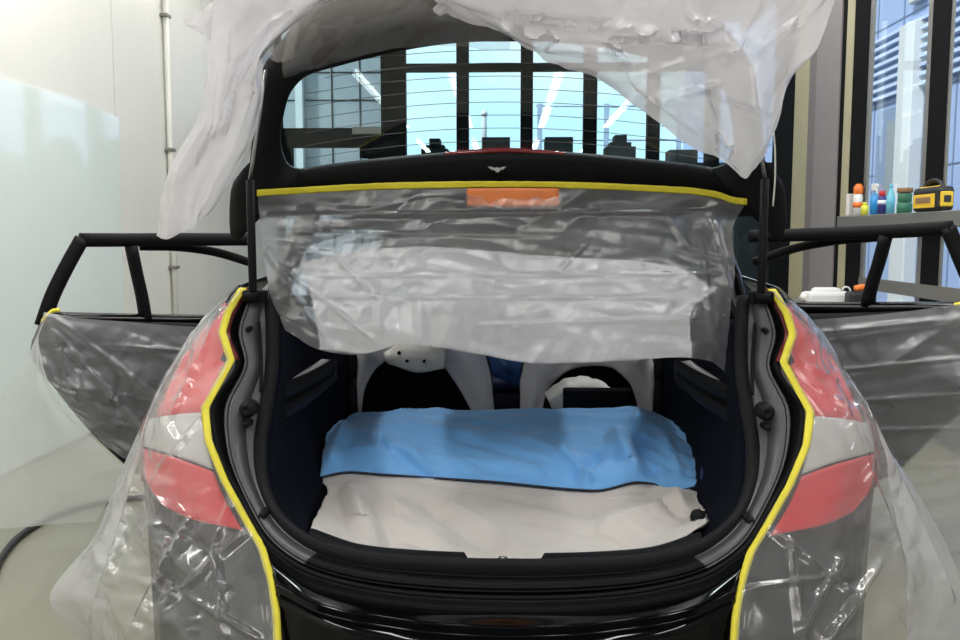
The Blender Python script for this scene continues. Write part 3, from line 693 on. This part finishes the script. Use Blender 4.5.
# film over the quarter panels
FL = dict(
 f1=[(240, 292), (218, 318), (207, 338), (196, 375), (186, 400), (180, 425), (182, 455), (192, 490), (204, 525), (214, 570), (222, 620), (226, 660), (230, 710)],
 f2=[(238, 290), (211, 314), (195, 333), (172, 370), (158, 400), (146, 425), (136, 455), (126, 490), (118, 525), (110, 570), (112, 620), (112, 660), (115, 710)],
 f3=[(237, 289), (206, 316), (190, 336), (165, 374), (150, 405), (139, 430), (125, 462), (110, 498), (97, 532), (50, 602), (74, 628), (92, 655), (100, 710)])
FR3 = [(238, 289), (206, 322), (190, 342), (168, 372), (150, 405), (136, 434), (115, 466), (96, 496), (75, 535), (56, 590), (50, 640), (44, 680), (40, 720)]
for sd, lab in ((0, 'crinkled milky masking film over the left rear wing and taillight'), (1, 'crinkled milky masking film over the right rear wing and taillight')):
    f3 = FL['f3'] if sd == 0 else FR3
    rows = [[P(a - 2, b, c - .022) for a, b, c in TAPE], [Q(a, b, -.055) for a, b in FL['f1']], [P(a, b, Yq(interp(SIL, b), b) - .05) for a, b in FL['f2']], [P(a, b, Yq(interp(SIL, b), b) + .10) for a, b in f3]]
    g = sheet(rows, 260, 150)
    g = crumple(g, .042, (.13, .09), 21 + sd, pin=(.25, .5, .06, 0), fold=.007, fdir=(1, .25), fcell=.08, octaves=2)
    if sd: g = flip(g)
    g = crease(g, [(205, 415, 160, 470, 5, .012), (240, 480, 215, 540, 5, .012), (250, 530, 160, 610, 6, .016), (190, 520, 130, 640, 7, .02), (140, 480, 95, 620, 7, .02), (180, 590, 260, 640, 5, .014), (215, 540, 225, 640, 6, .016), (165, 540, 175, 600, 5, .014), (200, 360, 170, 420, 5, .012), (225, 300, 190, 380, 4, .008)] if sd == 0 else
      [(775, 350, 838, 382, 3.5, .012), (774, 354, 850, 415, 3.5, .012), (775, 352, 826, 420, 3, .010), (838, 400, 900, 560, 7, .022), (850, 385, 950, 600, 7, .022), (770, 530, 860, 600, 5, .014), (790, 540, 800, 640, 6, .016), (840, 560, 800, 630, 6, .016), (745, 590, 840, 575, 5, .012), (880, 560, 830, 640, 7, .018)])
    nvq = len(g)
    o = MB().grid(g, matfn=lambda i, j: 1 if j > 94 else 0).build('masking_film', ['film_quarter', 'film_skirt']); tag(o, lab, 'masking film')
# film over the doors
rows = [[DL(a, b, -.14) for a, b in ((44, 312), (80, 318), (130, 322), (180, 326), (250, 330))],
        [DL(a, b, -.16) for a, b in ((34, 345), (80, 360), (130, 365), (180, 372), (250, 380))],
        [DL(a, b, -.16) for a, b in ((60, 395), (95, 410), (140, 420), (190, 428), (250, 440))],
        [DL(a, b, -.14) for a, b in ((100, 442), (125, 458), (155, 470), (195, 480), (250, 495))]]
g = crumple(sheet(rows, 180, 120), .050, (.22, .11), 31, pin=(.08, 0, 0, 0), fold=.016, fdir=(1, .35), fcell=.09)
g = crease(g, [(48, 325, 150, 440, 6, .02), (60, 322, 200, 430, 5, .014), (110, 395, 210, 398, 4, .010), (100, 345, 200, 352, 4, .01), (118, 425, 190, 428, 5, .012), (52, 330, 75, 400, 6, .02)])
m = MB(); m.grid(g)
rows = [[P(46, 318, 3.26), P(40, 330, 3.25), P(36, 345, 3.24)], [P(20, 370, 3.2), P(40, 385, 3.22), P(52, 392, 3.24)], [P(-25, 440, 3.15), P(30, 450, 3.2), P(98, 444, 3.28)], [P(-60, 490, 3.12), P(20, 490, 3.2), P(122, 468, 3.3)], [P(-70, 530, 3.1), P(15, 528, 3.2), P(95, 522, 3.3)]]
m.mi = 1; m.grid(crumple(sheet(rows, 60, 70), .03, (.3, .3), 33, fold=.02, fdir=(.2, 1), fcell=.14), matfn=lambda i, j: 1)
o = m.build('masking_film', ['film_door', 'film_loose']); tag(o, 'clear masking film over the open left door trailing white to the floor', 'masking film')
rows = [[DR(a, b, -.14) for a, b in ((15, 300), (50, 304), (100, 311), (160, 317), (230, 322))],
        [DR(a, b, -.16) for a, b in ((0, 345), (50, 352), (100, 358), (160, 365), (230, 370))],
        [DR(a, b, -.16) for a, b in ((0, 390), (50, 400), (100, 412), (160, 425), (230, 440))],
        [DR(a, b, -.15) for a, b in ((0, 450), (50, 460), (100, 470), (160, 482), (230, 495))],
        [DR(a, b, -.14) for a, b in ((0, 545), (50, 550), (100, 555), (160, 560), (230, 565))]]
g = crumple(sheet(rows, 180, 140), .050, (.34, .16), 35, pin=(.06, 0, 0, 0), fold=.014, fdir=(1, .1), fcell=.10)
g = crease(g, [(800, 335, 960, 318, 5, .014), (810, 343, 960, 322, 4, .010), (820, 372, 965, 358, 3.5, .012), (845, 402, 965, 394, 3.5, .012), (870, 430, 965, 428, 3.5, .012), (880, 463, 965, 465, 3.5, .010), (880, 372, 960, 318, 12, .016)])
o = MB().grid(g).build('masking_film', 'film_door'); tag(o, 'clear masking film with fold lines over the open right door', 'masking film')
# big white film draped over the raised tailgate
m = MB()
rows = [[P(a, -110, 2.0) for a in (360, 400, 440, 500, 570, 650, 735, 815, 890)],
        [P(a, b, Y) for a, b, Y in ((368, -70, 2.02), (400, -60, 2.0), (435, -45, 2.03), (490, -25, 2.0), (560, -8, 2.04), (640, 4, 2.0), (715, 10, 2.05), (785, 12, 2.08), (842, -6, 2.12))],
        [P(a, b, Y) for a, b, Y in ((376, -45, 2.1), (408, -34, 2.1), (440, -16, 2.12), (490, 0, 2.1), (545, 22, 2.12), (608, 42, 2.08), (675, 60, 2.12), (735, 72, 2.12), (812, 50, 2.16))],
        [P(a, b, Y) for a, b, Y in ((384, -28, 2.16), (416, -14, 2.18), (448, 8, 2.18), (486, 24, 2.16), (530, 46, 2.18), (598, 64, 2.14), (655, 100, 2.16), (722, 136, 2.17), (742, 140, 2.18), (760, 125, 2.19), (790, 72, 2.2))],
        [P(a, b, Y) for a, b, Y in ((390, -16, 2.2), (422, -2, 2.22), (452, 19, 2.22), (484, 34, 2.22), (520, 53, 2.22), (592, 74, 2.2), (645, 112, 2.2), (690, 148, 2.21), (738, 173, 2.22), (745, 178, 2.22), (749, 172, 2.22), (763, 142, 2.23), (774, 116, 2.24))]]
m.grid(crease(crumple(sheet(rows, 280, 170), .045, (.19, .11), 41, fold=.010, fdir=(1, .35), fcell=.12, octaves=2), [
 (420, 2, 620, 60, 12, .016), (540, 50, 620, 48, 7, .012), (612, 46, 655, 110, 7, .016), (500, 15, 660, 30, 9, .014), (640, 30, 735, 45, 9, .016), (575, 40, 740, 38, 6, .012), (700, 90, 770, 118, 6, .012), (655, 95, 745, 165, 9, .016), (700, 88, 742, 170, 6, .012), (660, 100, 720, 85, 7, .014), (640, 75, 740, 42, 7, .013), (690, 10, 760, 60, 12, .016), (330, 10, 420, 25, 8, .012), (740, 60, 800, 20, 9, .014), (760, 0, 720, 70, 8, .012), (440, 10, 540, 56, 7, .012), (300, 40, 420, 6, 8, .012)]))
rows = [[P(a, -80, 1.98) for a in (222, 260, 300, 345, 390)],
        [P(a, b, Y) for a, b, Y in ((214, -5, 2.02), (245, -8, 2.0), (280, -12, 2.0), (320, -15, 2.0), (372, -18, 2.02))],
        [P(a, b, Y) for a, b, Y in ((207, 35, 2.1), (235, 30, 2.06), (262, 24, 2.08), (290, 16, 2.06), (325, 8, 2.1))],
        [P(a, b, Y) for a, b, Y in ((207, 80, 2.18), (225, 76, 2.14), (243, 70, 2.17), (258, 62, 2.14), (270, 56, 2.2))],
        [P(a, b, Y) for a, b, Y in ((196, 120, 2.24), (214, 118, 2.2), (233, 112, 2.22), (250, 104, 2.2), (264, 96, 2.26))],
        [P(a, b, Y) for a, b, Y in ((173, 158, 2.28), (192, 158, 2.24), (213, 154, 2.26), (235, 146, 2.24), (254, 134, 2.3))],
        [P(a, b, Y) for a, b, Y in ((160, 195, 2.30), (174, 196, 2.26), (192, 194, 2.28), (212, 188, 2.26), (234, 171, 2.32))],
        [P(a, b, Y) for a, b, Y in ((159, 236, 2.32), (168, 239, 2.28), (181, 233, 2.3), (196, 225, 2.28), (208, 214, 2.33))]]
m.grid(crease(crumple(sheet(rows, 100, 220), .020, (.12, .22), 43, fold=.008, fdir=(.12, 1), fcell=.08, octaves=2), [(335, 2, 240, 88, 16, .018), (240, 88, 176, 185, 16, .016), (262, 72, 222, 140, 12, .012), (222, 140, 196, 215, 12, .011), (290, 5, 225, 60, 14, -.012), (225, 30, 215, 110, 10, .009)]))
rows = [[P(212, 2, 2.04), P(200, 12, 2.04), P(185, 17, 2.06)], [P(212, 18, 2.06), P(198, 22, 2.05), P(183, 24, 2.07)], [P(210, 42, 2.1), P(206, 36, 2.08), P(196, 28, 2.08)]]
m.grid(crumple(sheet(rows, 24, 24), .012, (.05, .05), 45))
o = m.build('plastic_sheet', 'film_white'); tag(o, 'big crumpled white plastic sheet draped over the raised tailgate', 'plastic sheet')
rows = [[G(x, y, -.10) for x, y in ((296, -5), (330, -22), (390, -30), (450, -30), (520, -25))], [G(x, y, -.11) for x, y in ((286, 40), (320, 18), (380, 8), (440, 4), (510, 8))], [G(x, y, -.09) for x, y in ((282, 62), (315, 48), (370, 34), (430, 24), (510, 26))], [G(x, y, -.06) for x, y in ((284, 80), (310, 71), (345, 61), (400, 49), (510, 48))]]
g = sheet(rows, 140, 70)
rows = [[P(272, 30, 2.27), P(285, 24, 2.26), P(300, 22, 2.27)], [P(266, 50, 2.29), P(282, 46, 2.27), P(296, 44, 2.29)], [P(275, 62, 2.31), P(284, 62, 2.29), P(292, 60, 2.31)]]
o = MB().grid(crumple(g, .035, (.15, .09), 47, fold=.004, fdir=(1, .2), fcell=.06)).grid(crumple(sheet(rows, 40, 40), .03, (.05, .05), 48)).build('masking_film', 'film_bunched'); tag(o, 'bunched grey masking film under the white sheet along the tailgate top', 'masking film')
m = MB(); m.tube(cr([P(771, 108, 2.3), P(773, 125, 2.3), P(775, 150, 2.32), P(775, 180, 2.34), P(773, 206, 2.36)], 16), .0022, 6)
tag(m.build('hanging_string', 'white_plastic'), 'thin white string hanging beside the right end of the tailgate', 'string')
# ================================================================== CLOTHS IN THE BOOT
HEM = [(320, 477, 2.80), (345, 472, 2.84), (380, 474, 2.83), (440, 478, 2.80), (500, 482, 2.78), (560, 488, 2.75), (600, 490, 2.74), (640, 482, 2.78), (655, 484, 2.76), (668, 492, 2.72), (686, 489, 2.72), (698, 486, 2.72)]
rows = [[P(x, 440, 3.75) for x in (365, 420, 500, 560, 610, 640, 660, 672)],
        [P(x, y, 3.5) for x, y in ((358, 413), (420, 411), (500, 411), (560, 410), (612, 409), (632, 408), (655, 413), (676, 422))],
        [P(x, y, Y) for x, y, Y in ((340, 420, 3.35), (410, 418, 3.3), (500, 416, 3.3), (560, 416, 3.3), (612, 415, 3.3), (635, 414, 3.3), (662, 420, 3.3), (684, 432, 3.25))],
        [P(x, y, Y) for x, y, Y in ((324, 446, 3.0), (400, 445, 2.98), (490, 448, 2.96), (560, 450, 2.95), (610, 450, 2.95), (640, 448, 2.95), (672, 450, 2.95), (696, 458, 2.92))],
        [P(a, b, c + .01) for a, b, c in HEM]]
g = sheet(rows, 150, 80)
g = wrinkle(g, .012, (5, 4, 6), 51, pin=(.1, .06, 0, 0), octaves=2, smooth=.7)
g = crumple(g, .014, (.22, .16), 52, pin=(.15, .05, 0, 0), fold=.022, fdir=(1, .55), fcell=.10, octaves=1)
g = crease(g, [(385, 445, 432, 474, 9, -.05), (375, 437, 428, 468, 9, .04), (560, 450, 590, 480, 10, .05), (572, 475, 604, 452, 9, -.04), (612, 432, 638, 474, 14, .04), (630, 428, 656, 474, 12, -.035), (662, 436, 680, 476, 10, .025), (345, 425, 330, 466, 12, .03), (400, 425, 480, 436, 12, .02), (642, 412, 622, 442, 10, .03), (350, 450, 420, 455, 10, .02), (520, 440, 600, 432, 9, .015), (450, 460, 550, 470, 9, .015)])
tag(MB().grid(g).build('blue_cloth', 'blue_cloth', solid=.004), 'light blue fabric spread at the far side of the boot', 'cloth')
rows = [[P(a, b, c + .03) + Vector((0, 0, -.004)) for a, b, c in HEM],
        [P(x, y, Y) for x, y, Y in ((328, 490, 2.62), (360, 490, 2.62), (400, 492, 2.62), (440, 494, 2.6), (500, 499, 2.58), (560, 503, 2.56), (600, 503, 2.55), (640, 500, 2.56), (665, 505, 2.5), (685, 503, 2.5), (697, 498, 2.55))],
        [P(x, y, Y) for x, y, Y in ((318, 512, 2.36), (350, 516, 2.34), (400, 520, 2.32), (440, 522, 2.3), (500, 526, 2.3), (560, 526, 2.3), (600, 525, 2.3), (640, 522, 2.32), (670, 518, 2.36), (690, 514, 2.4), (702, 510, 2.42))],
        [P(x, y, Y) for x, y, Y in ((309, 534, 2.10), (345, 548, 2.06), (400, 556, 2.03), (450, 562, 2.01), (505, 566, 1.99), (560, 562, 2.01), (600, 557, 2.03), (640, 550, 2.05), (675, 540, 2.08), (700, 525, 2.14), (706, 518, 2.2))]]
g = sheet(rows, 220, 120)
g = crumple(g, .018, (.30, .22), 55, pin=(.08, .06, 0, 0), fold=.016, fdir=(1, .7), fcell=.13, octaves=1)
g = crease(g, [(425, 505, 512, 563, 11, -.018), (445, 502, 525, 550, 16, .018), (348, 488, 375, 545, 18, .03), (335, 490, 350, 535, 12, -.018), (372, 495, 395, 545, 16, -.02), (600, 532, 690, 500, 20, .036), (612, 545, 702, 512, 14, -.02), (655, 490, 698, 520, 14, .018), (390, 500, 450, 548, 16, .014)])
gc = MB().grid(g).build('grey_cloth', 'grey_cloth', solid=.004); tag(gc, 'pale grey fabric with a black hem covering the boot floor', 'cloth')
MB().tube(cr([P(a, b, c - .004) for a, b, c in HEM] + [P(703, 500, 2.6), P(704, 508, 2.5)], 120), .0026, 6).build('hem', 'hem_black', gc)
# things between the seats
g = sheet([[P(486, 352, 4.5), P(505, 352, 4.5), P(526, 352, 4.5)], [P(490, 366, 4.45), P(508, 364, 4.42), P(526, 368, 4.45)], [P(497, 374, 4.45), P(510, 382, 4.42), P(526, 388, 4.45)]], 24, 16)
tag(MB().grid(wrinkle(g, .02, (10, 10, 10), 61)).build('blue_bundle', 'blue_mid', solid=.02), 'mid blue fabric hanging between the two covered seats', 'cloth')
c0_, c1_ = P(486, 386, 4.4), P(527, 386, 4.4)
m = MB(); m.box((c0_.x, 4.54, .425), (c1_.x, 4.8, c0_.z), .02); tag(m.build('blue_box', 'blue_dark'), 'dark blue box standing between the two covered seats', 'box')
g = sheet([[P(545, 394, 3.88), P(556, 386, 3.9), P(566, 379, 3.9), P(590, 378, 3.9), P(602, 381, 3.9), P(611, 388, 3.88)], [P(548, 400, 3.82), P(560, 394, 3.8), P(575, 388, 3.8), P(590, 388, 3.8), P(602, 390, 3.8), P(610, 393, 3.82)], [P(552, 409, 3.84), P(562, 410, 3.82), P(575, 408, 3.84), P(588, 404, 3.84), P(600, 402, 3.84), P(608, 400, 3.84)]], 40, 26)
tag(MB().grid(crumple(g, .035, (.06, .05), 63)).build('white_cloth', 'white_paper', solid=.004), 'small crumpled white cloth lying behind the right seat', 'cloth')
a, b_ = P(564, 392, 3.72), P(633, 389, 3.72)
m = MB(); m.box((a.x, 3.72, .425), (b_.x, 3.80, (a.z + b_.z) / 2), .008); tag(m.build('black_box', 'seat_black'), 'black flat box between the blue fabric and the right seat', 'box')
m = MB(); m.tube(cr([P(705, 490, 2.7), P(703, 478, 2.72), P(704, 466, 2.8), P(702, 440, 2.95)], 14), .008, 8)
tag(m.build('strap', 'blue_dark'), 'dark blue strap at the right edge of the blue fabric', 'strap')
m = MB(); m.lathe(P(698, 517, 2.3), [(.016, .02), (.022, 0), (.016, -.012)], 14, 'y'); tag(m.build('plug', 'rubber'), 'small black round plug at the right front corner of the grey fabric', 'plug')
# yellow clip at the left ledge
cpos = P(303, 353, 3.0); m = MB(); m.box((cpos.x - .02, 2.99, .80), (cpos.x + .015, 3.03, .85), .008); tag(m.build('yellow_clip', 'lime_plastic'), 'tiny yellow green clip standing on the left parcel shelf ledge', 'clip')
# ================================================================== FLOOR CABLE
pts = [P(-60, 655, 2.62), P(-12, 612, 2.9), P(2, 576, 3.18), P(20, 552, 3.42), P(50, 532, 3.66), P(100, 518, 3.88), P(160, 512, 4.0), P(240, 505, 4.1)]
for p in pts: p.z = .014
tag(MB().tube(cr(pts, 60), .014, 8).build('floor_cable', 'cable_black'), 'black cable curving across the beige floor at left', 'cable')
# ================================================================== THINGS ON THE WINDOW LEDGE
XSH = XR - .035
def ledge(px): q = PX(px, 215, XSH); return Vector((XSH, q.y, ZS))
def hz(px, pyt): return PX(px, pyt, XSH).z - ZS
def wpx(px, w): return w / F * ledge(px).y
def bottle(name, px, pytop, w, parts, label, cat, group='bottles and cans on the window ledge'):
    c = ledge(px); e = empty(name, c); tag(e, label, cat, group); H = hz(px, pytop); r = wpx(px, w) / 2
    for pn, mt, prof in parts: MB().lathe(c, [(max(a, .02) * r, b * H) for a, b in prof], 20).build(pn, mt, e)
    return e
c = ledge(850.5); e = empty('white_bottle', c); tag(e, 'plain white flat bottle at the left end of the window ledge', 'bottle', 'bottles and cans on the window ledge')
h = hz(850.5, 194); r = wpx(850, 5) / 2; MB().box((c.x - .03, c.y - r * 1.3, ZS), (c.x + .03, c.y + r * 1.3, ZS + h), .008).build('body', 'white_plastic', e)
bottle('spray_can', 857.5, 184, 9, [('body', 'label_white', [(1, 0), (1, .62), (.8, .68)]), ('cap', 'orange_plastic', [(.75, .66), (1, .70), (1, .90), (.5, 1)]), ('label_band', 'orange_plastic', [(1.02, .25), (1.02, .42)])], 'white spray can with a tall orange cap on the window ledge', 'spray can')
bottle('lime_can', 864.5, 202.5, 7, [('body', 'lime_plastic', [(1, 0), (1, .7), (.6, .8)]), ('cap', 'lime_plastic', [(.6, .78), (.6, 1)])], 'small yellow bottle on the window ledge', 'bottle')
e = bottle('spray_bottle', 874, 191, 8, [('body', 'blue_liquid', [(1, 0), (1, .7), (.35, .9), (.35, 1)])], 'blue spray bottle with a white trigger head on the window ledge', 'spray bottle')
c = ledge(874); zt = ZS + hz(874, 191)
m = MB(); m.box((c.x - .015, c.y - .02, zt), (c.x + .015, c.y + .035, zt + .05), .006); m.box((c.x - .008, c.y - .045, zt + .025), (c.x + .008, c.y - .01, zt + .045), .004); m.box((c.x - .006, c.y - .035, zt - .02), (c.x + .006, c.y - .022, zt + .03), .003); m.build('trigger_head', 'white_plastic', e)
bottle('red_capped_can', 881.5, 191, 8, [('body', 'navy_label', [(1, 0), (1, .72), (.85, .78)]), ('cap', 'red_plastic', [(.75, .78), (.75, 1)]), ('label_band', 'label_white', [(1.02, .42), (1.02, .6)])], 'dark blue can with a red cap on the window ledge', 'can')
bottle('cyan_bottle', 890, 184, 8, [('body', 'cyan_liquid', [(1, 0), (1, .55), (.4, .8), (.35, .88)]), ('cap', 'cyan_liquid', [(.42, .88), (.42, 1)])], 'pale turquoise bottle on the window ledge', 'bottle')
c = ledge(904)
for k, (lab, mt, z0, z1, rr) in enumerate((('lower dark green tape roll stacked on the window ledge', 'green_plastic', 0, .40, 1), ('upper green tape roll stacked on the window ledge', 'green_plastic', .42, .78, .92), ('brown topped roll crowning the green stack on the window ledge', 'brown_card', .80, 1, 1.05))):
    H = hz(904, 188); r = wpx(904, 14) / 2 * rr
    tag(MB().lathe(c, [(r * .9, z0 * H), (r, z0 * H + .004), (r, z1 * H - .004), (r * .9, z1 * H)], 24).build('tape_roll', mt), lab, 'tape roll', 'tape rolls on the window ledge')
# jobsite radio
c = ledge(934); e = empty('jobsite_radio', c); tag(e, 'yellow and black jobsite radio with carry handle on the window ledge', 'radio')
y0, y1 = ledge(946).y, ledge(919).y; H = hz(934, 187); xc = XSH
m = MB(); m.box((xc - .05, y0, ZS), (xc + .05, y1, ZS + H), .025); m.build('body', 'dark_plastic', e)
m = MB(); m.box((xc - .056, y0 + .04, ZS + .02), (xc - .045, y1 - .03, ZS + H * .70), .004); m.box((xc - .036, y0 - .008, ZS + .025), (xc + .036, y0 + .02, ZS + H * .78), .008); m.box((xc - .03, y0 + .05, ZS + H * .8), (xc + .03, y1 - .05, ZS + H + .004), .008); m.build('shell_panel', 'yellow_plastic', e)
m = MB(); m.box((xc - .060, y0 + .08, ZS + .05), (xc - .052, y1 - .07, ZS + H * .58), .003); m.build('speaker_grille', 'brown_card', e)
MB().box((xc - .02, y0 - .013, ZS + H * .35), (xc + .02, y0 - .004, ZS + H * .62), .004).build('dial', 'dark_plastic', e)
m = MB(); m.tube(cr([Vector((xc, y0 + .04, ZS + H - .01)), Vector((xc, y0 + .08, ZS + H + .022)), Vector((xc, y1 - .08, ZS + H + .022)), Vector((xc, y1 - .04, ZS + H - .01))], 16), .012, 8); m.build('handle', 'dark_plastic', e)
# workbench behind the right door with a white jug case and an orange tool
bx0, by0, by1 = 2.05, 5.3, 6.4; bz = PX(828, 303, 2.2).z
wb = empty('workbench', (2.3, 5.9, 0)); tag(wb, 'low workbench behind the open right door below the window ledge', 'workbench')
MB().box((bx0, by0, bz - .05), (XR - .05, by1, bz), .006).build('bench_top', 'aluminium', wb)
for x in (bx0 + .05, XR - .12):
    for y in (by0 + .05, by1 - .05): MB().box((x - .025, y - .025, 0), (x + .025, y + .025, bz - .05)).build('leg', 'dark_plastic', wb)
c = PX(828, 303, 2.15); e = empty('white_tool_case', (c.x, c.y, bz)); tag(e, 'white lumpy plastic case with a ring handle on the workbench', 'case')
w = 23 / F * c.y; hgt = 17 / F * c.y
m = MB(); m.box((c.x - w, c.y - .08, bz), (c.x + w, c.y + .08, bz + hgt * .75), .02); m.box((c.x - w * .7, c.y - .06, bz + hgt * .5), (c.x + w * .5, c.y + .06, bz + hgt), .03); m.tube([(c.x - w * 1.1, c.y, bz + .032), (c.x - w * .95, c.y, bz + hgt * .6)], .03, 8); m.build('body', 'white_plastic', e)
m = MB(); m.tube([Vector((c.x + w * .75, c.y, bz + hgt * .8)) + Vector((.028 * math.cos(t), 0, .028 * math.sin(t))) for t in [k * math.pi / 6 for k in range(13)]], .006, 6); m.build('ring_handle', 'white_plastic', e)
m = MB(); m.box((c.x + w, c.y - .03, bz), (c.x + w + .10, c.y + .05, bz + .03), .004); m.tube([(c.x + w + .03, c.y, bz), (c.x + w + .03, c.y, bz + .07)], .006, 6); m.tube([(c.x + w + .08, c.y, bz), (c.x + w + .08, c.y, bz + .07)], .006, 6); m.build('side_rack', 'white_plastic', e)
c = PX(862, 283, 2.3); e = empty('polisher', (c.x, c.y, bz)); tag(e, 'orange and black hand polisher standing on the workbench', 'power tool')
k_ = c.y / F
m = MB(); m.box((c.x - 14 * k_, c.y - .06, bz), (c.x + 12 * k_, c.y + .06, bz + 15 * k_), .02); m.build('body', 'dark_plastic', e)
m = MB(); m.tube(cr([Vector((c.x - 8 * k_, c.y - .02, bz + 18 * k_)), Vector((c.x, c.y - .02, bz + 19.5 * k_)), Vector((c.x + 9 * k_, c.y - .02, bz + 18.5 * k_))], 8), 3.2 * k_, 10); m.build('grip', 'orange_plastic', e)
